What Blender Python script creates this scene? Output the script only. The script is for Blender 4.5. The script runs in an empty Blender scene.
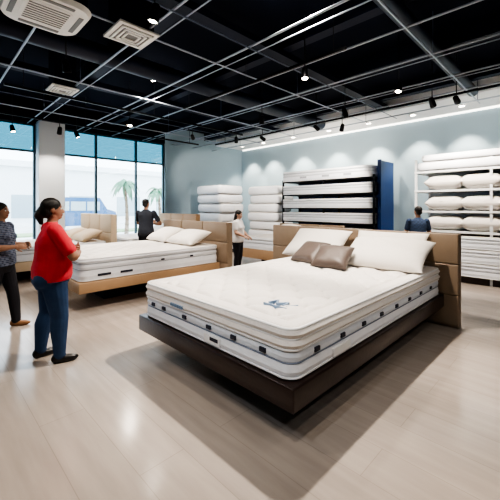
import bpy, bmesh, math, random
import numpy as np
from mathutils import Vector, Matrix
random.seed(4)
S2=math.sqrt(2)
CH=1.55
def W(X,Y): return ((X+Y)/S2,(Y-X)/S2)
scene=bpy.context.scene
COL=scene.collection

# ------------------------------------------------------------ materials
def mat(name,col,rough=.6,metal=0,noise=0,nscale=8,bump=0,bscale=60,spec=.5,coat=0,emit=None,estr=0,sheen=0):
    m=bpy.data.materials.new(name); m.use_nodes=True
    nt=m.node_tree; b=nt.nodes['Principled BSDF']
    b.inputs['Base Color'].default_value=(*col,1)
    b.inputs['Roughness'].default_value=rough
    b.inputs['Metallic'].default_value=metal
    b.inputs['Specular IOR Level'].default_value=spec
    b.inputs['Coat Weight'].default_value=coat
    b.inputs['Sheen Weight'].default_value=sheen
    if emit:
        b.inputs['Emission Color'].default_value=(*emit,1); b.inputs['Emission Strength'].default_value=estr
    tc=nt.nodes.new('ShaderNodeTexCoord')
    if noise:
        n=nt.nodes.new('ShaderNodeTexNoise'); n.inputs['Scale'].default_value=nscale; n.inputs['Detail'].default_value=4
        nt.links.new(tc.outputs['Object'],n.inputs['Vector'])
        mx=nt.nodes.new('ShaderNodeMix'); mx.data_type='RGBA'
        mx.inputs[6].default_value=(*[c*(1-noise) for c in col],1)
        mx.inputs[7].default_value=(*[min(1,c*(1+noise)) for c in col],1)
        nt.links.new(n.outputs['Fac'],mx.inputs[0]); nt.links.new(mx.outputs[2],b.inputs['Base Color'])
    if bump:
        n=nt.nodes.new('ShaderNodeTexNoise'); n.inputs['Scale'].default_value=bscale
        nt.links.new(tc.outputs['Object'],n.inputs['Vector'])
        bp=nt.nodes.new('ShaderNodeBump'); bp.inputs['Strength'].default_value=bump; bp.inputs['Distance'].default_value=.02
        nt.links.new(n.outputs['Fac'],bp.inputs['Height']); nt.links.new(bp.outputs['Normal'],b.inputs['Normal'])
    return m

def floor_mat():
    m=bpy.data.materials.new('floor_planks'); m.use_nodes=True; nt=m.node_tree; b=nt.nodes['Principled BSDF']
    tc=nt.nodes.new('ShaderNodeTexCoord')
    mp=nt.nodes.new('ShaderNodeMapping'); mp.inputs['Rotation'].default_value=(0,0,math.radians(90))
    nt.links.new(tc.outputs['Object'],mp.inputs['Vector'])
    br=nt.nodes.new('ShaderNodeTexBrick'); br.inputs['Scale'].default_value=1
    br.inputs['Brick Width'].default_value=1.8; br.inputs['Row Height'].default_value=.30
    br.inputs['Mortar Size'].default_value=.003; br.inputs['Mortar Smooth'].default_value=.6
    br.inputs['Color1'].default_value=(.46,.395,.345,1); br.inputs['Color2'].default_value=(.425,.365,.318,1)
    br.inputs['Mortar'].default_value=(.35,.30,.26,1)
    nt.links.new(mp.outputs['Vector'],br.inputs['Vector'])
    mp2=nt.nodes.new('ShaderNodeMapping'); mp2.inputs['Scale'].default_value=(8,.9,1)
    nt.links.new(tc.outputs['Object'],mp2.inputs['Vector'])
    n=nt.nodes.new('ShaderNodeTexNoise'); n.inputs['Scale'].default_value=1.6; n.inputs['Detail'].default_value=5
    nt.links.new(mp2.outputs['Vector'],n.inputs['Vector'])
    cr=nt.nodes.new('ShaderNodeValToRGB'); cr.color_ramp.elements[0].color=(.88,.88,.88,1); cr.color_ramp.elements[1].color=(1.05,1.05,1.05,1)
    cr.color_ramp.elements[0].position=.3; cr.color_ramp.elements[1].position=.7
    nt.links.new(n.outputs['Fac'],cr.inputs[0])
    mx=nt.nodes.new('ShaderNodeMix'); mx.data_type='RGBA'; mx.blend_type='MULTIPLY'; mx.inputs[0].default_value=1
    nt.links.new(br.outputs['Color'],mx.inputs[6]); nt.links.new(cr.outputs['Color'],mx.inputs[7])
    nt.links.new(mx.outputs[2],b.inputs['Base Color'])
    b.inputs['Roughness'].default_value=.17; b.inputs['Specular IOR Level'].default_value=.65
    return m

def plaid_mat(name,c1,c2,c3,scale):
    m=bpy.data.materials.new(name); m.use_nodes=True; nt=m.node_tree; b=nt.nodes['Principled BSDF']
    tc=nt.nodes.new('ShaderNodeTexCoord')
    ch=nt.nodes.new('ShaderNodeTexChecker'); ch.inputs['Scale'].default_value=scale
    ch.inputs['Color1'].default_value=(*c1,1); ch.inputs['Color2'].default_value=(*c2,1)
    nt.links.new(tc.outputs['Object'],ch.inputs['Vector'])
    wv=nt.nodes.new('ShaderNodeTexWave'); wv.inputs['Scale'].default_value=scale*.55; wv.bands_direction='Z'
    nt.links.new(tc.outputs['Object'],wv.inputs['Vector'])
    mx=nt.nodes.new('ShaderNodeMix'); mx.data_type='RGBA'; mx.inputs[7].default_value=(*c3,1)
    mt=nt.nodes.new('ShaderNodeMath'); mt.operation='GREATER_THAN'; mt.inputs[1].default_value=.75
    m2=nt.nodes.new('ShaderNodeMath'); m2.operation='MULTIPLY'; m2.inputs[1].default_value=.6
    nt.links.new(wv.outputs['Fac'],mt.inputs[0]); nt.links.new(mt.outputs[0],m2.inputs[0]); nt.links.new(m2.outputs[0],mx.inputs[0])
    nt.links.new(ch.outputs['Color'],mx.inputs[6]); nt.links.new(mx.outputs[2],b.inputs['Base Color'])
    b.inputs['Roughness'].default_value=.85
    return m

def glass_mat(name,tint,refl=.08):
    m=bpy.data.materials.new(name); m.use_nodes=True; nt=m.node_tree
    nt.nodes.remove(nt.nodes['Principled BSDF'])
    o=nt.nodes['Material Output']; t=nt.nodes.new('ShaderNodeBsdfTransparent'); t.inputs[0].default_value=(*tint,1)
    g=nt.nodes.new('ShaderNodeBsdfGlossy'); g.inputs['Roughness'].default_value=.02
    mx=nt.nodes.new('ShaderNodeMixShader'); mx.inputs[0].default_value=refl
    nt.links.new(t.outputs[0],mx.inputs[1]); nt.links.new(g.outputs[0],mx.inputs[2]); nt.links.new(mx.outputs[0],o.inputs[0])
    return m

M={}
M['floor']=floor_mat()
M['wall']=mat('wall_paint',(.38,.50,.58),.7,noise=.03,nscale=3,bump=.05,bscale=200)
M['wallw']=mat('wall_paint_white',(.72,.76,.80),.65,noise=.02,nscale=3)
M['soffit']=mat('soffit_paint',(.85,.86,.88),.6,noise=.02)
M['black']=mat('ceiling_black',(.003,.006,.017),.9,noise=.3,nscale=2,spec=.2)
M['beam']=mat('beam_black',(.006,.011,.030),.6,noise=.2,nscale=3,spec=.3)
M['duct']=mat('duct_dark',(.010,.017,.042),.45,metal=.2,noise=.2)
M['tube']=mat('tube_grey',(.48,.53,.62),.4,metal=.2,noise=.05)
M['tubed']=mat('tube_dark',(.12,.15,.22),.4,metal=.2,noise=.05)
M['bmetal']=mat('black_metal',(.012,.012,.015),.35,metal=.5,noise=.1)
M['wmetal']=mat('white_metal',(.75,.76,.77),.4,noise=.03)
M['acw']=mat('ac_plastic',(.85,.84,.80),.5,noise=.03)
M['grille']=mat('ac_grille',(.22,.22,.22),.6,noise=.1)
M['lamp']=mat('lamp_glow',(1,1,1),.5,emit=(1,.86,.68),estr=30)
M['led']=mat('led_strip_glow',(1,1,1),.5,emit=(1,.93,.82),estr=3.0)
M['mtop']=mat('quilt_white',(.74,.70,.66),.75,noise=.03,nscale=6,bump=.25,bscale=45,sheen=.1)
M['mside']=mat('mattress_border',(.80,.82,.86),.7,noise=.05,nscale=14,bump=.15,bscale=80)
M['mband']=mat('mattress_band',(.70,.74,.80),.7,noise=.08,nscale=20)
M['pipe']=mat('piping_white',(.80,.80,.80),.5,noise=.02)
M['pipeb']=mat('piping_blue',(.22,.26,.34),.5,noise=.05)
M['pipeg']=mat('piping_grey',(.40,.42,.46),.5,noise=.05)
M['navy']=mat('navy_fabric',(.012,.016,.035),.5,noise=.1)
M['navyp']=mat('navy_panel',(.012,.045,.18),.35,noise=.06)
M['logo']=mat('blue_embroidery',(.22,.32,.46),.6,noise=.1,nscale=30)
M['dwood']=mat('dark_wood',(.026,.014,.012),.28,noise=.35,nscale=5,bump=.05,bscale=30)
M['tanw']=mat('tan_upholstery',(.42,.27,.155),.6,noise=.06,bump=.1,bscale=150)
M['taupe']=mat('taupe_upholstery',(.29,.215,.15),.55,noise=.08,nscale=10,bump=.12,bscale=150,sheen=.1)
M['cream']=mat('cream_upholstery',(.55,.43,.30),.65,noise=.05,bump=.1,bscale=150)
M['pillow']=mat('pillow_cotton',(.78,.735,.68),.8,noise=.03,bump=.2,bscale=12,sheen=.1)
M['tpillow']=mat('taupe_satin',(.105,.078,.065),.5,noise=.1,bump=.15,bscale=14,sheen=.1)
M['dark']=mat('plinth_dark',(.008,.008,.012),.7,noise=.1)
M['frame']=mat('window_frame_dark',(.05,.09,.11),.4,metal=.4,noise=.05)
M['glass']=glass_mat('window_glass',(.97,.99,1))
M['tint']=glass_mat('tinted_glass',(.20,.37,.42),.1)
M['pave']=mat('pavement',(.66,.66,.64),.8,noise=.08,nscale=2)
M['grass']=mat('lawn',(.30,.42,.24),.9,noise=.3,nscale=5)
M['facade']=mat('facade_white',(.82,.84,.84),.7,noise=.05,nscale=1)
M['fwin']=mat('facade_window',(.40,.48,.52),.15,noise=.1)
M['vanb']=mat('van_blue',(.05,.14,.30),.25,noise=.03,coat=.5)
M['tyre']=mat('tyre_rubber',(.02,.02,.02),.8,noise=.1)
M['trunk']=mat('palm_trunk',(.26,.20,.14),.9,noise=.3,nscale=14,bump=.5,bscale=30)
M['frond']=mat('palm_leaf',(.14,.28,.18),.6,noise=.3,nscale=8)

# ------------------------------------------------------------ mesh helpers
def link(o,parent=None):
    COL.objects.link(o)
    if parent:
        o.parent=parent; o.matrix_parent_inverse=Matrix.Translation(parent.location).inverted()
    return o
def empty(name,loc=(0,0,0)):
    e=bpy.data.objects.new(name,None); e.location=loc; e.empty_display_size=.2; COL.objects.link(e); return e

class B:
    """mesh builder: collects parts with materials, then makes ONE object"""
    def __init__(s): s.v=[];s.f=[];s.m=[];s.sm=[];s.mats=[]
    def mi(s,m):
        if m not in s.mats: s.mats.append(m)
        return s.mats.index(m)
    def add(s,vs,fs,m,smooth=False):
        o=len(s.v); k=s.mi(m)
        s.v+= [tuple(v) for v in vs]
        for f in fs: s.f.append(tuple(o+i for i in f)); s.m.append(k); s.sm.append(smooth)
    def box(s,x0,x1,y0,y1,z0,z1,m,bev=0,seg=2,M4=None):
        bm=bmesh.new(); bmesh.ops.create_cube(bm,size=1)
        for v in bm.verts:
            v.co=Vector(((x0+x1)/2+v.co.x*(x1-x0),(y0+y1)/2+v.co.y*(y1-y0),(z0+z1)/2+v.co.z*(z1-z0)))
        if bev: bmesh.ops.bevel(bm,geom=bm.edges[:],offset=bev,segments=seg,profile=.5,affect='EDGES')
        if M4 is not None: bm.transform(M4)
        bm.verts.index_update()
        s.add([v.co[:] for v in bm.verts],[[v.index for v in f.verts] for f in bm.faces],m,bev>0 and seg>2); bm.free()
    def rev(s,a,b,prof,m,n=16,smooth=True):
        """revolve profile [(t along axis in m from a, radius)] around a->b"""
        a=Vector(a); b=Vector(b); d=(b-a).normalized()
        up=Vector((0,0,1)) if abs(d.z)<.9 else Vector((1,0,0))
        x=d.cross(up).normalized(); y=d.cross(x)
        vs=[];fs=[]
        for t,r in prof:
            for i in range(n):
                an=2*math.pi*i/n; vs.append(a+d*t+(x*math.cos(an)+y*math.sin(an))*max(r,1e-5))
        for k in range(len(prof)-1):
            for i in range(n):
                j=(i+1)%n; fs.append((k*n+i,k*n+j,(k+1)*n+j,(k+1)*n+i))
        fs.append(tuple(range(n))[::-1]); fs.append(tuple((len(prof)-1)*n+i for i in range(n)))
        s.add(vs,fs,m,smooth)
    def cyl(s,a,b,r,m,n=12,r2=None,smooth=True):
        L=(Vector(b)-Vector(a)).length
        s.rev(a,b,[(0,r),(L,r if r2 is None else r2)],m,n,smooth)
    def make(s,name,parent=None,autosmooth=True):
        me=bpy.data.meshes.new(name); me.from_pydata(s.v,[],s.f)
        for m in s.mats: me.materials.append(m)
        me.polygons.foreach_set('material_index',s.m); me.polygons.foreach_set('use_smooth',s.sm)
        me.update()
        bm=bmesh.new(); bm.from_mesh(me); bmesh.ops.recalc_face_normals(bm,faces=bm.faces); bm.to_mesh(me); bm.free()
        o=bpy.data.objects.new(name,me); return link(o,parent)

def rrect(x0,x1,y0,y1,R,off=0,nc=7,step=.3):
    """rounded rect outline points"""
    x0-=off;x1+=off;y0-=off;y1+=off; R=max(R+off,.005)
    pts=[]
    for cx,cy,a0 in ((x1-R,y1-R,0),(x0+R,y1-R,90),(x0+R,y0+R,180),(x1-R,y0+R,270)):
        for k in range(nc+1):
            a=math.radians(a0+90*k/nc); pts.append((cx+R*math.cos(a),cy+R*math.sin(a)))
    return pts

PILLOWTOP=[(0,-.05),(.015,-.015),(.04,0),(.16,.010),(.30,0),(.325,-.010),(.35,0),(.44,.006),(.53,0),(.555,-.022),(.58,.004),(.68,.026),(.76,.004),(.775,-.016),(.80,.008),(.88,.024),(.94,.010),(.97,-.008)]
PLAIN=[(0,-.05),(.015,-.015),(.05,0),(.25,.010),(.47,0),(.50,-.010),(.53,0),(.63,.008),(.72,0),(.75,-.014),(.78,0),(.86,.014),(.93,.004),(.96,-.01)]
def mattress(b,x0,x1,y0,y1,z0,h,res=.03,tuft=.012,R=.1,tsp=.28,piping=True,style='plain'):
    pt=(style=='pillowtop')
    prof=PILLOWTOP if pt else PLAIN
    if style=='puffy': prof=[(0,-.07),(.06,-.03),(.15,-.008),(.3,.005),(.5,.010),(.7,.005),(.85,-.008),(.94,-.025)]
    rings=[rrect(x0,x1,y0,y1,R,o) for _,o in prof]; n=len(rings[0])
    for k in range(len(prof)-1):
        m=M['mside']
        if pt and 5<=k<=8: m=M['mband']
        if pt and k>=9: m=M['mtop']
        vs=[(p[0],p[1],z0+h*prof[k][0]) for p in rings[k]]+[(p[0],p[1],z0+h*prof[k+1][0]) for p in rings[k+1]]
        b.add(vs,[(i,(i+1)%n,n+(i+1)%n,n+i) for i in range(n)],m,True)
    b.add([(p[0],p[1],z0) for p in rings[0]],[tuple(range(n))[::-1]],M['mside'])
    if piping and style!='puffy':
        if pt: pl=((.04,M['pipe'],.009,0),(.325,M['pipeb'],.005,0),(.555,M['pipeb'],.005,-.004),(.58,M['pipe'],.010,.004),(.775,M['pipe'],.009,.0),(.965,M['pipe'],.012,-.002))
        else: pl=((.05,M['pipe'],.010,0),(.50,M['pipeg'],.006,0),(.75,M['pipeg'],.007,0),(.96,M['pipe'],.011,-.004))
        for fz,mm,rr,oo in pl:
            ring=rrect(x0,x1,y0,y1,R,oo); vs=[];fs=[];q=6; N=len(ring)
            for i,p in enumerate(ring):
                a=ring[i-1];c=ring[(i+1)%N]; t=Vector((c[0]-a[0],c[1]-a[1])).normalized(); nx,ny=t.y,-t.x
                for j in range(q):
                    an=2*math.pi*j/q; vs.append((p[0]+nx*rr*math.cos(an),p[1]+ny*rr*math.cos(an),z0+h*fz+rr*math.sin(an)))
            for i in range(N):
                for j in range(q): fs.append((i*q+j,i*q+(j+1)%q,((i+1)%N)*q+(j+1)%q,((i+1)%N)*q+j))
            b.add(vs,fs,mm,True)
    # top quilt
    ins=.008 if style!='puffy' else .02; X0=x0+ins;X1=x1-ins;Y0=y0+ins;Y1=y1-ins; cx=(X0+X1)/2;cy=(Y0+Y1)/2;hx=(X1-X0)/2;hy=(Y1-Y0)/2
    nx=max(8,int((X1-X0)/res)); ny=max(8,int((Y1-Y0)/res)); e=.05; RR=R-ins
    vs=[];fs=[]
    for i in range(nx+1):
        for j in range(ny+1):
            px=-hx+2*hx*i/nx; py=-hy+2*hy*j/ny
            qx=abs(px)-(hx-RR); qy=abs(py)-(hy-RR)
            if qx>0 and qy>0:
                L=math.hypot(qx,qy)
                mx_=max(qx,qy); k=mx_/L
                qx*=k;qy*=k; d=RR-math.hypot(qx,qy)
                px=math.copysign(hx-RR+qx,px); py=math.copysign(hy-RR+qy,py)
            else: d=min(hx-abs(px),hy-abs(py))
            t=min(max(d,0)/e,1); z=-.03*(1-math.sqrt(max(0,1-(1-t)**2)))
            fade=min(1,max(0,(d-.14)/.06)) if pt else min(1,max(0,(d-.02)/.12))
            a=(px+py)/tsp; c=(px-py)/tsp
            z+=tuft*fade*((abs(math.sin(math.pi*a))*abs(math.sin(math.pi*c)))**.4-.8)
            if pt:
                fa=abs(a-round(a))*tsp; fc=abs(c-round(c))*tsp
                z-=.032*fade*math.exp(-(fa*fa+fc*fc)/(2*.028**2))
            if tuft>0.005: z-=.026*math.exp(-((d-.14)/.018)**2)
            vs.append((cx+px,cy+py,z0+h+z))
    for i in range(nx):
        for j in range(ny): fs.append((i*(ny+1)+j,(i+1)*(ny+1)+j,(i+1)*(ny+1)+j+1,i*(ny+1)+j+1))
    b.add(vs,fs,M['mtop'],True)

def pillow(b,M4,w,d,t,m,n=22,pinch=.06):
    vs=[];fs=[]
    for side in (1,-1):
        o=len(vs)
        for i in range(n+1):
            for j in range(n+1):
                x=-1+2*i/n;y=-1+2*j/n
                x=math.sin(x*math.pi/2);y=math.sin(y*math.pi/2)
                X=x*(1-pinch*(1-y*y)*abs(x));Y=y*(1-pinch*(1-x*x)*abs(y))
                z=((max(0,1-x**4))*(max(0,1-y**4)))**.55
                z*=1+.05*math.sin(5*x+2*y)*math.cos(4*y)
                vs.append(M4@Vector((X*w/2,Y*d/2,side*z*t/2)))
        for i in range(n):
            for j in range(n):
                q=(o+i*(n+1)+j,o+(i+1)*(n+1)+j,o+(i+1)*(n+1)+j+1,o+i*(n+1)+j+1)
                fs.append(q if side>0 else q[::-1])
    b.add(vs,fs,m,True)
def place(x,y,z,yaw=0,tilt=0,roll=0):
    return Matrix.Translation((x,y,z))@Matrix.Rotation(math.radians(yaw),4,'Z')@Matrix.Rotation(math.radians(tilt),4,'X')@Matrix.Rotation(math.radians(roll),4,'Y')
def put_pillow(name,M4,w,d,t,m,rest=None):
    b=B(); pillow(b,M4,w,d,t,m)
    if rest is not None:
        zmin=min(v[2] for v in b.v); dz=rest-zmin; b.v=[(v[0],v[1],v[2]+dz) for v in b.v]
    return b.make(name)

# ------------------------------------------------------------ room shell
U=9.7; V=10.2; U0=-4.5; V0=-5.0; CZ=4.35; WT=.2
b=B(); b.box(U0-WT,U+WT,V0-WT,V+WT,-.15,0,M['floor']); b.make('floor')
b=B(); b.box(U0-WT,U+WT,V0-WT,V+WT,CZ,CZ+.15,M['black']); b.make('ceiling')
b=B(); b.box(U,U+WT,V0-WT,V+WT,0,CZ,M['wall']); b.make('wall_right')
b=B(); b.box(U0-WT,U0,V0-WT,V+WT,0,CZ,M['wall']); b.make('wall_left')
b=B(); b.box(U0,U,V0-WT,V0,0,CZ,M['wall']); b.make('wall_rear')
b=B()
WS=.35; WH=3.75
cols=[(-4.5,-3.9),(-1.1,-.5),(2.19,2.81),(6.03,U)]
b.box(U0,U,V,V+WT,0,WS,M['wallw'])
b.box(U0,6.03,V,V+WT,WH,CZ,M['black'])
for a,c in cols:
    b.box(a,c,V,V+WT,WS,WH if c<6.5 else CZ,M['wallw'] if c<6.5 else M['wall'])
b.make('wall_window_side')
b=B(); b.box(2.19,2.81,V-.28,V,0,WH+.05,M['wallw'],.01); b.make('column')
b=B(); b.box(-1.1,-.5,V-.28,V,0,WH+.05,M['wallw'],.01); b.make('column')
k=1
for a,c,mull in ((-3.9,-1.1,[-2.5]),(-.5,2.19,[.85]),(2.81,6.03,[3.75,5.01])):
    e=empty('window_%d'%k,((a+c)/2,V+.1,2)); k+=1
    f=B(); y0,y1=V+.05,V+.13; t=.028
    f.box(a,c,y0,y1,WS,WS+.07,M['frame']); f.box(a,c,y0,y1,WH-.05,WH,M['frame'])
    f.box(a,a+.05,y0,y1,WS+.07,WH-.05,M['frame']); f.box(c-.05,c,y0,y1,WS+.07,WH-.05,M['frame'])
    for q in mull: f.box(q-t,q+t,y0,y1,WS+.07,WH-.05,M['frame'])
    f.box(a+.05,c-.05,y0+.002,y1-.002,3.0,3.05,M['frame'])
    f.make('frame',e)
    g=B(); g.box(a+.03,c-.03,V+.085,V+.095,WS+.04,3.03,M['glass']); g.make('glass_lower',e)
    g=B(); g.box(a+.03,c-.03,V+.085,V+.095,3.03,WH-.03,M['tint']); g.make('glass_transom',e)
b=B(); b.box(U-.02,U,V0,V,0,.12,M['wallw'],.004); b.make('baseboard_right')
b=B(); b.box(U0,2.19,V-.02,V,0,.12,M['wallw'],.004); b.box(2.81,U-.02,V-.02,V,0,.12,M['wallw'],.004); b.make('baseboard_window_side')
# soffit along right wall
b=B(); b.box(8.3,U,V0,V,3.95,CZ,M['soffit']); b.make('trim_soffit')
dl=empty('recessed_downlights',(9.2,2,3.95))
bb=B()
for i,v in enumerate((-.2,.9,2.0,3.1,4.3,5.6,7.0,8.4,9.5)):
    x=9.1
    bb.rev((x,v,3.951),(x,v,3.9),[(0,.09),(.012,.085),(.012,.06)],M['wmetal'],20)
    bb.rev((x,v,3.945),(x,v,3.9),[(0,.058),(.008,.058)],M['lamp'],16)
    L=bpy.data.lights.new('downlight','SPOT'); L.energy=260; L.spot_size=math.radians(74); L.spot_blend=.6; L.color=(1,.89,.74); L.shadow_soft_size=.05
    o=bpy.data.objects.new('downlight_bulb',L); o.location=(x,v,3.92); o.rotation_euler=(0,math.radians(-12),0); link(o,dl)
bb.make('downlight_rims',dl)
# added glowing strip where the soffit meets the wall
b=B(); b.box(U-.05,U-.002,V0+.1,V-.1,3.915,3.949,M['led']); b.make('led_strip_light')
# ------------------------------------------------------------ ceiling structure
cs=empty('ceiling_structure',(2,2,4.1))
b=B()
for u in (-3,-1.2,.6,2.4,4.2,6.0,7.8): b.box(u-.09,u+.09,V0,V,4.08,CZ,M['beam'])
for v in (-3.5,0,3.5,7.0): b.box(U0,8.29,v-.12,v+.12,3.98,4.079,M['beam'])
b.make('ceiling_beams',cs)
b=B()
b.cyl((U0+.1,5.3,3.93),(8.2,5.3,3.93),.15,M['duct'],20)
b.cyl((U0+.1,1.6,3.96),(8.2,1.6,3.96),.10,M['duct'],20)
b.make('air_ducts',cs)
b=B(); zt=3.72
for v,k_ in ((-1.5,0),(1.5,1),(3.2,0),(3.9,1),(6.2,1),(7.7,0),(8.6,1)): b.cyl((U0,v,zt),(8.29,v,zt),.012 if k_ else .009,M['tube'] if k_ else M['tubed'],8)
for u,k_ in ((-2.6,1),(-.8,1),(1.0,1),(2.0,1),(2.18,0),(3.2,1),(3.38,0),(4.2,1),(5.2,1),(5.35,0),(6.3,1),(6.45,0),(7.2,1),(8.1,1)): b.cyl((u,V0,zt+.022),(u,V,zt+.022),.015 if k_ else .009,M['tube'],8)
for u in (-.8,2.0,5.2,8.1):
    for v in (-1.5,1.5,3.9,6.2,8.6): b.cyl((u,v,zt+.03),(u,v,CZ),.006,M['tubed'],6)
b.make('ceiling_grid_tubes',cs)
b=B()
for (p,q) in (((6.9,-1,3.6),(6.9,8.5,3.6)),((1.0,6.8,3.6),(6.5,6.8,3.6)),((-.5,8.9,3.6),(6.5,8.9,3.6)),((4.0,2.2,3.66),(4.0,6,3.66))):
    p=Vector(p);q=Vector(q); dx=.018 if p.x==q.x else 0; dy=.018 if p.y==q.y else 0
    b.box(min(p.x,q.x)-dx,max(p.x,q.x)+dx,min(p.y,q.y)-dy,max(p.y,q.y)+dy,p.z-.02,p.z+.02,M['bmetal'])
    for t in (.05,.5,.95):
        r=p.lerp(q,t); b.cyl(r,(r.x,r.y,CZ),.006,M['bmetal'],6)
b.make('track_rails',cs)

def rsq(b,cx,cy,z0,z1,hw,R,m,off0=0,off1=0):
    r0=rrect(cx-hw,cx+hw,cy-hw,cy+hw,R,off0); r1=rrect(cx-hw,cx+hw,cy-hw,cy+hw,R,off1); n=len(r0)
    vs=[(p[0],p[1],z0) for p in r0]+[(p[0],p[1],z1) for p in r1]
    b.add(vs,[(i,(i+1)%n,n+(i+1)%n,n+i) for i in range(n)]+[tuple(range(n))[::-1],tuple(range(n,2*n))],m)
# AC cassette
cx,cy=W(-2.22,3.60)
e=empty('ceiling_air_conditioner',(cx,cy,3.7))
b=B(); rsq(b,cx,cy,3.64,3.69,.40,.22,M['acw'],-.03,0); rsq(b,cx,cy,3.69,3.95,.34,.05,M['beam'])
rsq(b,cx,cy,3.634,3.641,.23,.10,M['acw'])
for i in range(8): b.box(cx-.19,cx+.19,cy-.175+i*.05-.007,cy-.175+i*.05+.007,3.628,3.636,M['grille'])
for sx,sy in ((1,0),(-1,0),(0,1),(0,-1)):
    if sx: b.box(cx+sx*.30-.025,cx+sx*.30+.025,cy-.2,cy+.2,3.633,3.642,M['grille'],.004)
    else: b.box(cx-.2,cx+.2,cy+sy*.30-.025,cy+sy*.30+.025,3.633,3.642,M['grille'],.004)
for sx in (-1,1):
    for sy in (-1,1): b.cyl((cx+sx*.3,cy+sy*.3,3.95),(cx+sx*.3,cy+sy*.3,CZ),.008,M['tube'],6)
b.make('housing',e)
for (X,Y,hw) in ((-1.47,4.10,.25),(-3.4,6.0,.22)):
    cx,cy=W(X,Y); b=B()
    b.box(cx-hw,cx+hw,cy-hw,cy+hw,3.66,3.69,M['acw'],.008)
    b.box(cx-hw*.8,cx+hw*.8,cy-hw*.8,cy+hw*.8,3.655,3.661,M['grille'])
    for q in (.72,.52,.32):
        for s in (-1,1):
            b.box(cx-hw*q,cx+hw*q,cy+s*hw*q-.012,cy+s*hw*q+.012,3.642,3.656,M['acw'])
            b.box(cx+s*hw*q-.012,cx+s*hw*q+.012,cy-hw*q,cy+hw*q,3.642,3.656,M['acw'])
    b.box(cx-hw*.8,cx+hw*.8,cy-hw*.8,cy+hw*.8,3.69,CZ,M['beam'])
    b.make('ceiling_air_vent')

def spot(X,Y,z,energy,tgt=None,size=100,col=(1,.90,.79),uv=None,soft=.05,blend=.6):
    u,v=W(X,Y) if uv is None else uv
    e=empty('ceiling_spotlight',(u,v,z)); b=B()
    d=Vector((0,0,-1)) if tgt is None else (Vector(tgt)-Vector((u,v,z))).normalized()
    p=Vector((u,v,z))
    b.cyl((u,v,z+.02),(u,v,CZ),.009,M['bmetal'],8)
    b.rev(p-d*.09,p+d*.09,[(0,.03),(.02,.045),(.16,.055),(.18,.055),(.18,.045),(.165,.044)],M['bmetal'],18)
    b.make('housing',e)
    g=B(); g.rev(p+d*.078,p+d*.1,[(0,.042),(.004,.042)],M['lamp'],16); g.make('lens',e)
    if energy:
        L=bpy.data.lights.new('spot','SPOT'); L.energy=energy; L.spot_size=math.radians(size); L.spot_blend=blend; L.color=col; L.shadow_soft_size=soft
        o=bpy.data.objects.new('bulb',L); o.location=p+d*.12; o.rotation_euler=d.to_track_quat('-Z','Y').to_euler(); link(o,e)
# visible heads
spot(-.96,3.33,3.5,80,(1.2,3.6,0),80)
spot(.80,4.83,3.5,120,(3.4,2.4,.6),70)
spot(2.42,5.38,3.5,130,(4.6,2.1,.9),60)
spot(1.92,6.69,3.45,110,(7,3.2,.7),70)
spot(.26,7.2,3.45,220,(6.0,6.0,.7),80)
spot(-2.7,7.44,3.45,240,(2.9,6.2,.7),80)
spot(-5.6,7.8,3.4,140,(2,8.5,.6),90)
spot(-2.54,4.57,3.5,150,(2.2,5.8,.7),75)
spot(-.4,9.6,3.5,280,(8.0,8.6,1.2),80)
spot(2.2,7.9,3.45,340,(8.6,5.4,1.7),80)
spot(3.3,6.0,3.45,420,(7.9,1.7,1.7),85)
spot(-4.4,8.4,3.4,170,(3.8,8.6,.7),80)
spot(-4.6,8.0,3.4,120,(2.5,9.9,2),70)
spot(-1.6,9.2,3.5,120,(7.9,10.1,2.4),60)
for (u,v) in ((6.9,4.6),(6.9,1.6),(6.9,6.4)):
    spot(0,0,3.5,40,(9.7,v,2.6),110,uv=(u,v),blend=1)
# slab heads above the beds, then unseen ones added to brighten the floor
spot(0,0,4.22,760,(3.1,2.2,0),125,uv=(3.25,2.35),soft=.05,blend=.9)
spot(0,0,4.22,430,None,110,uv=(3.4,6.2),soft=.06,blend=.9)
spot(0,0,4.22,170,(.9,.6,0),80,uv=(-.1,.3),blend=1)
spot(0,0,4.22,150,(.6,3.2,0),90,uv=(-.6,3.0),blend=1)
spot(0,0,4.22,120,(3.2,-.2,0),80,uv=(3.0,-.9),blend=1)
# unseen fill spots added in front to brighten the mattress borders
spot(0,0,3.9,120,(2.0,2.2,.6),44,uv=(-1.2,1.2),col=(.86,.92,1))
spot(0,0,3.9,90,(3.0,1.3,.6),50,uv=(2.2,-1.9),col=(1,.95,.9))

# ------------------------------------------------------------ beds
def bed(x0,x1,y0,y1,zb,zt_,fm,hb,hm,over=.04,name='platform_bed',base=.55,gap=.015):
    e=empty(name,((x0+x1)/2,(y0+y1)/2,0))
    b=B(); b.box(x0-over,x1+gap,y0-over,y1+over,zb,zt_-.001,fm,.012,3); 
    b.make('platform',e)
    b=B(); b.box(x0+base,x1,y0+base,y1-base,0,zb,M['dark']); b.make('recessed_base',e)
    hy0,hy1,th,hh,npan=hb
    b=B(); b.box(x1+gap+.03,x1+gap+.03+th,hy0,hy1,0,hh-.01,hm,.015,3)
    w=(hy1-hy0)/npan; rows=3
    for i in range(npan):
        for r in range(rows):
            z0=.03+(hh-.03)*r/rows; z1=.03+(hh-.03)*(r+1)/rows
            b.box(x1+gap,x1+gap+.06,hy0+w*i+.003,hy0+w*(i+1)-.003,z0+.002,z1-.002,hm,.018,4)
    b.make('headboard',e)
    return e
ZT=.765; ZM=.42
X0,X1,Y0,Y1=1.68,4.80,1.30,3.25
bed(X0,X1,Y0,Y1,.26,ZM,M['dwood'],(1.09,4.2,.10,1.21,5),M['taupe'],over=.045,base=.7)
b=B(); mattress(b,X0,X1,Y0,Y1,ZM,ZT-ZM,res=.014,tuft=.036,tsp=.34,R=.10,style='pillowtop')
h=ZT-ZM
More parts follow.
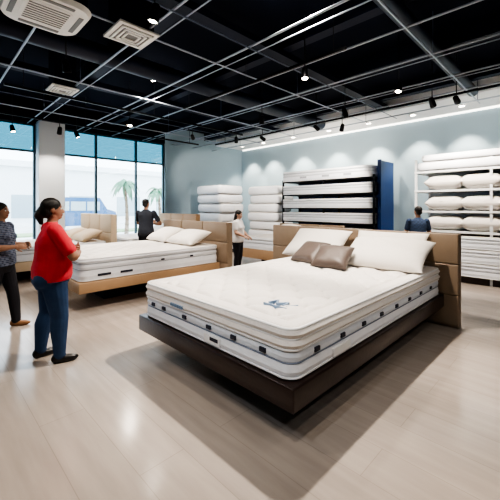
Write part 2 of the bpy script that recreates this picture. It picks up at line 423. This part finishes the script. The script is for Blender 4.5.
for v in (1.55,1.85,2.15,2.5,2.85,3.05): b.box(X0-.016,X0+.01,v-.03,v+.03,ZM+h*.385,ZM+h*.48,M['navy'],.004)
for u in (1.95,2.3,2.65,3.0,3.35,3.7,4.05,4.4): b.box(u-.03,u+.03,Y0-.016,Y0+.01,ZM+h*.385,ZM+h*.48,M['navy'],.004)
b.box(X0-.020,X0+.01,2.0,2.2,ZM+h*.07,ZM+h*.27,M['pipe'],.004)
b.box(X0-.024,X0+.01,2.02,2.12,ZM+h*.16,ZM+h*.24,M['navy'],.003)
b.box(2.15,2.4,Y0-.020,Y0+.01,ZM+h*.08,ZM+h*.26,M['pipe'],.004)
for i in range(6): b.box(X0-.032,X0+.01,2.5+i*.035,2.524+i*.035,ZM+h*.63,ZM+h*.71,M['logo'],.003)
# woven label on the top panel, stitched strokes
R4=Matrix.Translation((2.08,1.72,ZT-.012))@Matrix.Rotation(math.radians(-90),4,'Z')
def stroke(p,q,w=.02):
    p=Vector(p);q=Vector(q);d=(q-p);L=d.length;an=math.atan2(d.y,d.x)
    T=R4@Matrix.Translation((*((p+q)/2),0))@Matrix.Rotation(an,4,'Z')
    b.box(-L/2,L/2,-w/2,w/2,-.02,.018,M['logo'],M4=T)
stroke((-.10,-.04),(-.08,.06),.014);stroke((-.08,.06),(-.03,-.02),.014);stroke((-.03,-.02),(.03,.06),.014);stroke((.03,.06),(.05,-.04),.014)
stroke((-.12,-.08),(.12,-.08),.01);stroke((.08,-.04),(.13,.05),.012)
b.make('mattress')
PZ=ZT-.012
put_pillow('pillow',place(4.50,3.00,1.0,90,-38),1.0,.64,.22,M['pillow'],PZ)
put_pillow('pillow',place(4.36,1.84,1.0,92,-26),1.08,.68,.22,M['pillow'],PZ)
put_pillow('pillow',place(4.62,1.92,1.0,90,-52),1.0,.56,.14,M['pillow'],PZ)
put_pillow('throw_pillow',place(4.02,2.78,.95,82,-34),.46,.44,.16,M['tpillow'],PZ)
put_pillow('throw_pillow',place(3.86,2.32,.95,100,-32),.48,.44,.16,M['tpillow'],PZ)

# bed 2
a0,a1,c0,c1=1.66,4.25,5.15,7.1
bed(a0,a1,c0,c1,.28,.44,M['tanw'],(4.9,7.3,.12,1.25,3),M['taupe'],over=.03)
b=B(); mattress(b,a0,a1,c0,c1,.44,.35,res=.02,tuft=.026,tsp=.32)
for u in (2.0,2.35): b.box(u-.1,u+.1,c0-.017,c0+.01,.51,.545,M['navy'],.003)
for u in (3.0,3.6): b.box(u-.03,u+.03,c0-.017,c0+.01,.63,.66,M['navy'],.003)
b.make('mattress')
put_pillow('pillow',place(3.92,5.72,1,90,-22),.9,.55,.2,M['pillow'],.785)
put_pillow('pillow',place(3.92,6.62,1,88,-24),.85,.55,.2,M['pillow'],.785)
# bed 3
a0,a1,c0,c1=.75,3.15,7.95,9.75
bed(a0,a1,c0,c1,.25,.44,M['cream'],(7.75,9.8,.12,1.38,3),M['cream'],over=.03)
b=B(); mattress(b,a0,a1,c0,c1,.44,.30,res=.04,tuft=.008); b.make('mattress')
put_pillow('pillow',place(2.85,8.4,1,90,-22),.8,.5,.2,M['cream'],.735)
put_pillow('pillow',place(2.85,9.25,1,88,-22),.8,.5,.2,M['cream'],.735)
# bed 4
a0,a1,c0,c1=3.75,5.6,8.0,9.75
bed(a0,a1,c0,c1,.25,.44,M['cream'],(7.8,9.8,.12,1.35,3),M['tanw'],over=.03,base=.4)
b=B(); mattress(b,a0,a1,c0,c1,.44,.30,res=.04,tuft=.008); b.make('mattress')
put_pillow('pillow',place(5.3,8.45,1,90,-25),.75,.5,.2,M['pillow'],.735)
put_pillow('pillow',place(5.3,9.25,1,92,-25),.75,.5,.2,M['pillow'],.735)
# bed 5 behind main
a0,a1,c0,c1=6.25,8.0,4.6,6.6
bed(a0,a1,c0,c1,.2,.44,M['tanw'],(4.5,6.7,.1,1.05,3),M['taupe'],over=.03,base=.4)
b=B(); mattress(b,a0,a1,c0,c1,.44,.32,res=.04,tuft=.008); b.make('mattress')
put_pillow('pillow',place(7.65,6.1,1,90,-22),.75,.5,.2,M['pillow'],.755)

# ------------------------------------------------------------ stacks
def stack(x0,x1,y0,y1,n,h):
    e=empty('mattress_stack',((x0+x1)/2,(y0+y1)/2,0))
    b=B(); b.box(x0+.05,x1-.05,y0+.05,y1-.05,0,.12,M['dark'],.01); b.make('pallet',e)
    z=.12
    for i in range(n):
        dx=random.uniform(-.06,.04);dy=random.uniform(-.06,.06)
        b=B(); mattress(b,x0+dx,x1+dx,y0+dy,y1+dy,z,h-.006,res=.06,tuft=.003,R=.16,style='puffy'); b.make('mattress_%d'%(i+1),e); z+=h
stack(7.0,8.1,8.4,9.75,7,.31)
stack(8.55,9.45,7.25,8.7,7,.31)
# ------------------------------------------------------------ shelf units
e=empty('mattress_display_rack',(9,5.4,0))
rx0,rx1,ry0,ry1=8.5,9.45,3.85,7.0
b=B()
for x in (rx0+.03,rx1-.03):
    for y in (ry0+.03,(ry0+ry1)/2,ry1-.03): b.box(x-.025,x+.025,y-.025,y+.025,0,2.42,M['bmetal'])
b.box(rx0+.2,rx1+.1,ry0-.08,ry0-.02,0,2.8,M['navyp'],.005)
b.box(rx0+.16,rx0+.2,ry0-.10,ry0-.0,0,2.82,M['navyp'],.003)
b.box(rx1+.02,rx1+.05,ry0,ry1,0,2.40,M['navyp'])
dz=[.26,.68,1.10,1.52,1.94,2.36]
for z in dz: b.box(rx0,rx1,ry0,ry1,z-.03,z,M['bmetal'],.004)
b.make('rack_frame',e)
b=B()
for k,z in enumerate(dz):
    hh=.32 if k==5 else .28
    mattress(b,rx0-.06,rx1-.03,ry0+.06,ry1-.06,z,hh,res=.08,tuft=.002,R=.09)
b.make('mattresses',e)
b=B()
for y in (4.6,5.3,6.1):
    b.box(rx0-.078,rx0-.02,y-.12,y+.12,2.36+.08,2.36+.14,M['pipeg'],.003)
b.make('price_labels',e)

e=empty('bedding_display_shelf',(8.4,.7,0))
rx0,rx1,ry0,ry1=7.9,8.9,-1.6,2.66
b=B()
for x in (rx0+.03,rx1-.03):
    for y in (ry0+.03,-.2,1.24,ry1-.03): b.box(x-.022,x+.022,y-.022,y+.022,0,2.60,M['wmetal'])
dz=[1.05,1.47,1.92,2.34]
for z in dz: b.box(rx0,rx1,ry0,ry1,z-.045,z,M['wmetal'],.004)
b.box(rx0+.02,rx1,ry0,ry1,0,.14,M['dwood'])
b.box(rx1-.02,rx1+.01,ry0,ry1,.14,2.3,M['wallw'])
b.box(rx0+.1,rx1-.1,ry0+.1,ry1-.1,.955,1.005,M['dwood'])
b.make('shelf_frame',e)
b=B()
for z,hh in ((.14,.27),(.42,.27),(.70,.25)):
    for q0,q1 in ((ry0+.06,.5),(.54,ry1-.06)): mattress(b,rx0-.08,rx1-.05,q0,q1,z,hh,res=.08,tuft=.003,R=.1)
for q0,q1 in ((ry0+.06,.5),(.54,ry1-.06)): mattress(b,rx0-.04,rx1-.05,q0,q1,2.34,.20,res=.08,tuft=.003,R=.09,style='puffy')
mattress(b,rx0-.02,rx1-.05,ry0+.1,ry1-.15,2.54,.16,res=.08,tuft=.003,R=.07,style='puffy')
b.make('mattresses',e)
b=B()
for z in dz[:3]:
    y=ry0+.38
    while y<ry1-.3:
        pillow(b,place(rx0+.32,y,z+.16,90+random.uniform(-4,4),0),.74,.70,.32,M['pillow'],16); y+=.66
b.make('folded_pillows',e)

# ------------------------------------------------------------ exterior
b=B(); b.box(-60,80,V+WT+.05,120,-.4,-.16,M['pave']); b.make('ground_outside')
b=B(); b.box(-30,60,22,24,-.16,-.05,M['grass'],.02); b.make('lawn_strip')
b=B(); b.box(-30,60,34,40,-.16,5.2,M['facade'])
for i in range(18):
    b.box(-26+i*4.5,-23.5+i*4.5,33.93,34.02,.6,2.6,M['fwin'],.02); 
b.box(-30,60,33.6,34.0,5.0,5.5,M['facade'])
b.make('building_outside')
def van(u,v):
    e=empty('parked_van',(u,v,0)); b=B(); g=-.16
    prof=[(-2.4,.35),(-2.4,2.2),(-2.2,2.4),(1.2,2.4),(1.75,1.55),(2.4,1.35),(2.5,.9),(2.5,.35)]
    n=len(prof); vs=[(u+x,v+y,g+z) for y in (-.95,.95) for x,z in prof]
    b.add(vs,[tuple(range(n)),tuple(range(n,2*n))]+[(i,(i+1)%n,n+(i+1)%n,n+i) for i in range(n)],M['vanb'])
    for x0,x1 in ((-2.1,-.9),(-.8,.2),(.3,1.2)):
        for s in (-.97,.95): b.box(u+x0,u+x1,v+s,v+s+.02,g+1.45,g+2.1,M['fwin'],.004)
    for x in (-1.5,1.6):
        for s in (-.95,.75): b.cyl((u+x,v+s-.02,g+.36),(u+x,v+s+.22,g+.36),.36,M['tyre'],24); 
        b.cyl((u+x,v-1.0,g+.36),(u+x,v-.95,g+.36),.2,M['wmetal'],18)
    b.make('body',e)
van(8.4,26.5)
def palm(u,v,h,name='palm_tree'):
    b=B(); n=9
    for k in range(n):
        b.cyl((u+.05*math.sin(k*.5),v,-.16+h*k/n),(u+.05*math.sin((k+1)*.5),v,-.16+h*(k+1)/n),.13-.008*k,M['trunk'],10,r2=.11-.008*k)
    top=Vector((u+.05*math.sin(n*.5),v,-.16+h))
    for k in range(13):
        a=2*math.pi*k/13+.2; el=random.uniform(.1,.9); L=1.0; vs=[];fs=[]
        d=Vector((math.cos(a),math.sin(a),0)); s=Vector((-d.y,d.x,0)); N=8
        for i in range(N+1):
            t=i/N; p=top+d*L*t*(1-.2*t)+Vector((0,0,el*t*1.0-1.2*t*t)); w=.15*math.sin(math.pi*min(1,t*.9+.08))
            vs+= [p+s*w+Vector((0,0,-w*.7)),p,p-s*w+Vector((0,0,-w*.7))]
        for i in range(N):
            fs+=[(3*i,3*i+1,3*i+4,3*i+3),(3*i+1,3*i+2,3*i+5,3*i+4)]
        b.add(vs,fs,M['frond'])
    b.make(name)
palm(8.2,18.0,3.1); palm(10.6,18.6,2.8); palm(.2,19,3.2)

# ------------------------------------------------------------ people
class Fig:
    def __init__(s): s.p=[]
    def cap(s,a,b,ra,rb,l): s.p.append(('c',np.array(a,float),np.array(b,float),ra,rb,l))
    def ell(s,c,r,l,R=None): s.p.append(('e',np.array(c,float),np.array(r,float),np.eye(3) if R is None else np.array(R),l))
    def loft(s,rings,l): s.p.append(('l',np.array(rings,float),l))   # z,cx,cy,rx,ry
    def mesh(s):
        b=B(); mm=M['black']
        for p in s.p:
            if p[0]=='c':
                _,a,c,ra,rb,l=p; L=np.linalg.norm(c-a); prof=[]
                for k in range(1,6): an=math.pi/2*k/5; prof.append((-ra*math.cos(an),ra*math.sin(an)))
                prof.insert(0,(-ra,.0005))
                for k in range(0,5): an=math.pi/2*k/5; prof.append((L+rb*math.sin(an),rb*math.cos(an)))
                prof.append((L+rb,.0005))
                b.rev(a,c,prof,mm,16)
            elif p[0]=='e':
                _,c,r,R,l=p; vs=[];fs=[]; n=18;m_=12
                for i in range(m_+1):
                    th=math.pi*i/m_
                    for j in range(n):
                        ph=2*math.pi*j/n
                        q=np.array([max(math.sin(th),.002)*math.cos(ph),max(math.sin(th),.002)*math.sin(ph),math.cos(th)])*r
                        vs.append(tuple(c+R@q))
                for i in range(m_):
                    for j in range(n): fs.append((i*n+j,(i+1)*n+j,(i+1)*n+(j+1)%n,i*n+(j+1)%n))
                fs.append(tuple(range(n))); fs.append(tuple(m_*n+j for j in range(n))[::-1])
                b.add(vs,fs,mm)
            else:
                rg=p[1]; n=28; vs=[];fs=[]
                for z,cx,cy,rx,ry in rg:
                    for j in range(n):
                        a=2*math.pi*j/n; vs.append((cx+rx*math.cos(a),cy+ry*math.sin(a),z))
                for k in range(len(rg)-1):
                    for j in range(n): fs.append((k*n+j,k*n+(j+1)%n,(k+1)*n+(j+1)%n,(k+1)*n+j))
                fs.append(tuple(range(n))[::-1]); fs.append(tuple((len(rg)-1)*n+j for j in range(n)))
                b.add(vs,fs,mm)
        return b
    def sdf(s,P):
        D=[];Ls=[]
        for p in s.p:
            if p[0]=='c':
                _,a,c,ra,rb,l=p; ba=c-a; h=np.clip(((P-a)@ba)/(ba@ba),0,1)
                D.append(np.linalg.norm(P-a-h[:,None]*ba,axis=1)-(ra+(rb-ra)*h))
            elif p[0]=='e':
                _,c,r,R,l=p; q=(P-c)@R; k0=np.linalg.norm(q/r,axis=1); k1=np.linalg.norm(q/(r*r),axis=1)
                D.append(k0*(k0-1)/np.maximum(k1,1e-6))
            else:
                rg=p[1];l=p[2]; z=np.clip(P[:,2],rg[0,0],rg[-1,0])
                cx=np.interp(z,rg[:,0],rg[:,1]);cy=np.interp(z,rg[:,0],rg[:,2]);rx=np.interp(z,rg[:,0],rg[:,3]);ry=np.interp(z,rg[:,0],rg[:,4])
                x=P[:,0]-cx;y=P[:,1]-cy; k0=np.sqrt((x/rx)**2+(y/ry)**2); k1=np.sqrt((x/rx**2)**2+(y/ry**2)**2)
                d=k0*(k0-1)/np.maximum(k1,1e-6); dz=np.abs(P[:,2]-z)
                D.append(np.where(dz>0,np.sqrt(np.maximum(d,0)**2+dz**2),np.maximum(d,np.maximum(rg[0,0]-P[:,2],P[:,2]-rg[-1,0]))))
            Ls.append(l)
        return np.array(D),Ls
    def grow(s,vox,it):
        b=s.mesh(); o=b.make('tmp_fig')
        r=o.modifiers.new('r','REMESH'); r.mode='VOXEL'; r.voxel_size=vox
        if it: q=o.modifiers.new('s','SMOOTH'); q.factor=.5; q.iterations=it
        dg=bpy.context.evaluated_depsgraph_get(); dg.update(); ev=o.evaluated_get(dg); me=ev.to_mesh()
        n=len(me.vertices); co=np.empty(n*3); me.vertices.foreach_get('co',co); co=co.reshape(-1,3)
        fs=[tuple(p.vertices) for p in me.polygons]; ev.to_mesh_clear()
        md=o.data; bpy.data.objects.remove(o); bpy.data.meshes.remove(md)
        ctr=np.array([co[list(f)].mean(0) for f in fs])
        D,Ls=s.sdf(ctr); k=D.argmin(0)
        return co,fs,[Ls[i] for i in k]

def nrm(v): v=np.array(v,float); return v/np.linalg.norm(v)
def hand(fig,w,d,n,side,curl=(.35,.6),l='skin'):
    w=np.array(w,float); d=nrm(d); n=np.array(n,float); n=nrm(n-d*(n@d)); s=np.cross(d,n)*side
    R=np.stack([s,d,n],1)
    fig.ell(w+d*.05,(.040,.055,.017),l,R)
    fig.cap(w-d*.03,w+d*.02,.026,.024,l)
    for off,L in ((.031,.068),(.0105,.076),(-.0105,.070),(-.031,.055)):
        p=w+d*.088+s*off; dd=nrm(d+s*off*2.5)
        a1=curl[0]; d1=dd*math.cos(a1)+n*math.sin(a1); q=p+d1*L*.45
        a2=a1+curl[1]; d2=dd*math.cos(a2)+n*math.sin(a2); r=q+d2*L*.3
        a3=a2+curl[1]*.7; d3=dd*math.cos(a3)+n*math.sin(a3); t=r+d3*L*.22
        fig.cap(p-d*.02,q,.0088,.0083,l);fig.cap(q,r,.0083,.0075,l);fig.cap(r,t,.0075,.0065,l)
    p=w+d*.02+s*.026; q=p+nrm(d*.7+s*.7+n*.25)*.042; r=q+nrm(d*.9+s*.25+n*.3)*.030
    fig.cap(p,q,.0125,.0105,l); fig.cap(q,r,.0105,.0085,l)

def person(name,XY,face,H,cl,pose,fat=1.0,hair='short',sleeve='short',headyaw=0,headpitch=0,vox=.008,stance=.09,stride=0,bust=0,shoulder=1.0):
    f=Fig()
    F=fat
    f.loft([(.86,0,0,.185*F,.130*F),(.90,0,0,.19*F,.138*F),(.98,0,.0,.182*F,.138*F),(1.06,0,.005,.165*F,.128*F),(1.15,0,.008,.162*F,.122*F),(1.24,0,.008,.172*F,.120*F),(1.32,0,0,.178*shoulder*F**.5,.108*F**.5),(1.385,0,-.005,.165*shoulder,.085),(1.43,0,-.005,.10,.062),(1.455,0,-.003,.066,.055)],'shirt')
    if bust:
        for s in (-1,1): f.ell((s*.075,.085*F,1.24),(.07,.06,.065),'shirt')
    f.loft([(.76,0,-.01,.13*F,.10*F),(.84,0,-.012,.172*F,.128*F),(.92,0,-.01,.175*F,.125*F),(1.0,0,0,.155*F,.115*F)],'pants')
    for s in (-1,1):
        st=stride*s
        hip=(s*.088*F**.7,0,.86); kn=(s*stance,st*.5+.015,.48); cf=(s*stance,st*.8-.012,.35); an=(s*stance*1.05,st-.02,.085)
        f.cap(hip,kn,.094*F,.064*F**.9,'pants'); f.cap(kn,cf,.064*F**.9,.062*F**.9,'pants'); f.cap(cf,an,.062*F**.9,.056,'pants')
        f.ell((s*.085*F,-.055*F,.87),(.085*F,.08*F,.09),'pants')
        ax,ay,_=an
        a=s*.18
        R=np.array([[math.cos(-a),-math.sin(-a),0],[math.sin(-a),math.cos(-a),0],[0,0,1]])
        f.ell(np.array((ax,ay,0))+R@np.array((0,.05,.032)),(.046,.128,.040),'shoe',R)
        f.ell(np.array((ax,ay,0))+R@np.array((0,-.035,.045)),(.040,.045,.05),'shoe',R)
        f.cap((ax,ay,.05),(ax,ay,.11),.040,.040,'skin' if cl.get('ankle') else 'shoe')
    f.cap((0,-.005,1.40),(0,.012,1.53),.056,.050,'skin')
    cy_,sy_=math.cos(math.radians(headyaw)),math.sin(math.radians(headyaw))
    cp,sp=math.cos(math.radians(headpitch)),math.sin(math.radians(headpitch))
    Rh=np.array([[cy_,-sy_,0],[sy_,cy_,0],[0,0,1]])@np.array([[1,0,0],[0,cp,-sp],[0,sp,cp]])
    piv=np.array((0,.01,1.50))
    T=lambda p: piv+Rh@(np.array(p,float)-piv)
    def E(c,r,l): f.ell(T(c),r,l,Rh)
    def C(a,b_,ra,rb,l): f.cap(T(a),T(b_),ra,rb,l)
    E((0,.0,1.612),(.073,.092,.086),'skin'); E((0,.030,1.572),(.062,.068,.080),'skin'); E((0,.066,1.508),(.030,.028,.022),'skin')
    C((-.03,.01,1.52),(0,.06,1.508),.03,.025,'skin'); C((.03,.01,1.52),(0,.06,1.508),.03,.025,'skin')
    C((0,.088,1.600),(0,.108,1.565),.008,.013,'skin')
    for s in (-1,1):
        E((s*.075,.002,1.582),(.010,.019,.030),'skin'); C((s*.014,.088,1.617),(s*.042,.078,1.619),.006,.005,'hair')
        E((s*.012,.103,1.560),(.010,.010,.008),'skin')
    C((-.020,.092,1.533),(.020,.092,1.533),.0055,.0055,'lips'); C((-.012,.095,1.531),(.012,.095,1.531),.007,.007,'lips')
    if hair=='short':
        E((0,-.014,1.632),(.080,.094,.080),'hair'); E((0,-.045,1.58),(.068,.055,.065),'hair')
    elif hair=='bun':
        E((0,-.014,1.630),(.085,.098,.086),'hair'); E((0,-.048,1.575),(.074,.058,.075),'hair'); E((0,-.115,1.585),(.045,.042,.045),'hair')
    elif hair=='pony':
        E((0,-.014,1.630),(.087,.099,.088),'hair'); E((0,-.046,1.575),(.080,.062,.078),'hair'); C((0,-.09,1.585),(0,-.12,1.53),.046,.046,'hair'); C((0,-.12,1.53),(0,-.10,1.45),.046,.022,'hair')
    elif hair=='long':
        E((0,-.014,1.630),(.086,.098,.086),'hair'); E((0,-.05,1.54),(.082,.062,.12),'hair'); E((0,-.065,1.42),(.085,.048,.13),'hair')
    hands=Fig()
    for s,(el,wr,hd,pn,ts) in zip((-1,1),pose):
        sh=(s*.172*shoulder*(1+(F-1)*.4),-.005,1.378); el=np.array(el,float);wr=np.array(wr,float);sh=np.array(sh)
        f.cap(sh,el,.050*F**.6,.041*F**.6,'skin'); f.cap(el,el+(wr-el)*.35,.041*F**.6,.040*F**.6,'skin'); f.cap(el+(wr-el)*.35,wr,.040*F**.6,.026,'skin')
        f.ell(sh,(.062*F**.6,.062*F**.6,.058),'shirt')
        if sleeve=='short': m_=sh+(el-sh)*.62; f.cap(sh,m_,.060*F**.6,.057*F**.6,'shirt')
        elif sleeve=='elbow': f.cap(sh,el,.060*F**.6,.052*F**.6,'shirt'); f.cap(el,el+(wr-el)*.15,.052*F**.6,.048,'shirt')
        elif sleeve=='threequarter': m_=sh+(el-sh)*.74; f.cap(sh,m_,.062*F**.6,.058*F**.6,'shirt')
        elif sleeve=='long': f.cap(sh,el,.060*F**.6,.050*F**.6,'shirt'); f.cap(el,el+(wr-el)*.92,.050*F**.6,.034,'shirt')
        hand(hands,wr,hd,pn,ts)
    co,fs,lb=f.grow(vox,3); c2,f2,l2=hands.grow(.0042,1)
    eb=B()
    for s in (-1,1):
        c=T((s*.029,.079,1.598)); fw=Rh@np.array((0,1,0))
        for cc,r,nm in ((c,.0125,'eyew'),(c+fw*.0085,.0062,'iris')):
            vs=[];ff=[];n=12;m_=8
            for i in range(m_+1):
                th=math.pi*i/m_
                for j in range(n): ph=2*math.pi*j/n; vs.append(tuple(cc+r*np.array([max(math.sin(th),.01)*math.cos(ph),max(math.sin(th),.01)*math.sin(ph),math.cos(th)])))
            for i in range(m_):
                for j in range(n): ff.append((i*n+j,(i+1)*n+j,(i+1)*n+(j+1)%n,i*n+(j+1)%n))
            eb.add(vs,ff,cl[nm])
    co=co.copy(); co[:,2]=np.maximum(co[:,2],0.0)
    allv=np.vstack([co,c2,np.array(eb.v)])
    keys=['skin','hair','shirt','pants','shoe','lips','eyew','iris']
    mi=[keys.index(l) for l in lb]+[keys.index(l) for l in l2]+[ (6 if eb.mats[m] is cl['eyew'] else 7) for m in eb.m]
    n1=len(co);n2=n1+len(c2)
    faces=fs+[tuple(i+n1 for i in q) for q in f2]+[tuple(i+n2 for i in q) for q in eb.f]
    sc=H/1.70
    me=bpy.data.meshes.new(name); me.from_pydata((allv*sc).tolist(),[],faces)
    for k in keys: me.materials.append(cl[k])
    me.polygons.foreach_set('material_index',mi); me.polygons.foreach_set('use_smooth',[True]*len(faces)); me.update()
    o=bpy.data.objects.new(name,me); COL.objects.link(o)
    fu,fv=W(*face); th=math.atan2(-fu,fv)
    o.location=(*W(*XY),0); o.rotation_euler=(0,0,th)
    return o
skinA=mat('skin_tan',(.42,.23,.15),.55,noise=.05,nscale=20); skinB=mat('skin_brown',(.38,.20,.13),.55,noise=.05,nscale=20); skinC=mat('skin_light',(.55,.34,.25),.55,noise=.05,nscale=20)
hairm=mat('hair_black',(.012,.009,.008),.45,noise=.3,nscale=40,bump=.4,bscale=90)
lips=mat('lips',(.35,.10,.09),.45,noise=.05); eyew=mat('eye_white',(.8,.8,.78),.2,noise=.02); iris=mat('iris_brown',(.04,.02,.01),.15,noise=.1)
base=dict(hair=hairm,lips=lips,eyew=eyew,iris=iris)
red=mat('red_shirt',(.68,.045,.065),.85,noise=.10,nscale=6,bump=.9,bscale=8)
jean=mat('blue_denim',(.028,.065,.15),.85,noise=.25,nscale=12,bump=.5,bscale=10)
blk=mat('black_cloth',(.012,.012,.018),.8,noise=.2,bump=.3,bscale=10)
wht=mat('white_cloth',(.78,.76,.76),.8,noise=.05,bump=.4,bscale=10)
gry=mat('charcoal_cloth',(.030,.035,.05),.85,noise=.15,bump=.4,bscale=10)
bshoe=mat('black_leather',(.015,.013,.013),.35,noise=.1); tshoe=mat('tan_leather',(.30,.15,.07),.5,noise=.1)
plaid=plaid_mat('plaid_cloth',(.03,.045,.09),(.10,.13,.20),(.28,.28,.33),26)
patt=plaid_mat('navy_print',(.015,.03,.07),(.03,.06,.13),(.10,.13,.2),30)
crossed=(((-.25,.13,1.12),(.02,.235,1.16),(1,.05,.1),(0,-1,.2),-1),((.29,.15,1.11),(-.02,.26,1.12),(-1,.15,.12),(0,-1,.2),1))
person('woman_in_red_shirt',(-2.02,3.38),(.78,.62),1.63,dict(base,skin=skinB,shirt=red,pants=jean,shoe=bshoe),crossed,fat=1.38,hair='pony',sleeve='threequarter',headyaw=-4,vox=.007,stance=.13,stride=.07,bust=1,shoulder=1.10)
front=(((-.23,.02,1.10),(-.14,.24,1.13),(.5,1,.0),(1,-.2,-.3),1),((.23,.02,1.10),(.13,.25,1.12),(-.5,1,.0),(-1,-.2,-.3),-1))
person('woman_in_plaid_shirt',(-3.18,4.22),(1,.12),1.60,dict(base,skin=skinA,shirt=plaid,pants=blk,shoe=tshoe),front,fat=1.18,hair='bun',sleeve='elbow',vox=.007,stance=.10,stride=-.16,bust=1)
person('man_in_dark_shirt',(-2.53,8.05),(.15,1),1.74,dict(base,skin=skinA,shirt=gry,pants=blk,shoe=bshoe),crossed,fat=1.05,hair='short',sleeve='short',shoulder=1.12,headyaw=-12)
reach=(((-.22,.05,1.12),(-.13,.25,1.0),(.1,1,-.5),(.6,0,-1),1),((.22,.04,1.12),(.20,.28,1.02),(0,1,-.3),(0,0,-1),-1))
person('woman_in_white_top',(-.28,7.7),(.75,-.30),1.47,dict(base,skin=skinC,shirt=wht,pants=blk,shoe=bshoe),reach,fat=1.2,hair='long',sleeve='short',bust=1,headpitch=-12)
down=(((-.24,.03,1.12),(-.2,.24,1.05),(.2,1,.1),(1,0,0),1),((.24,.03,1.12),(.2,.24,1.05),(-.2,1,.1),(-1,0,0),-1))
person('shopper_in_navy_shirt',(3.40,6.70),(.2,.9),1.56,dict(base,skin=skinA,shirt=patt,pants=blk,shoe=bshoe),down,fat=1.05,hair='short',sleeve='short',headyaw=15)

# ------------------------------------------------------------ world, camera
w=bpy.data.worlds.new('world'); scene.world=w; w.use_nodes=True; nt=w.node_tree
bg=nt.nodes['Background']; bg.inputs['Color'].default_value=(.80,.90,1,1); bg.inputs['Strength'].default_value=4.8
cam=bpy.data.cameras.new('camera'); cam.sensor_width=36; cam.lens=331/500*36; cam.shift_y=-.086
co=bpy.data.objects.new('camera',cam); co.location=(0,0,CH); co.rotation_euler=(math.radians(90),0,math.radians(-45)); COL.objects.link(co)
scene.camera=co
scene.view_settings.view_transform='AgX'
try: scene.view_settings.look='AgX - High Contrast'
except Exception as ex: print(ex)
scene.view_settings.exposure=.12
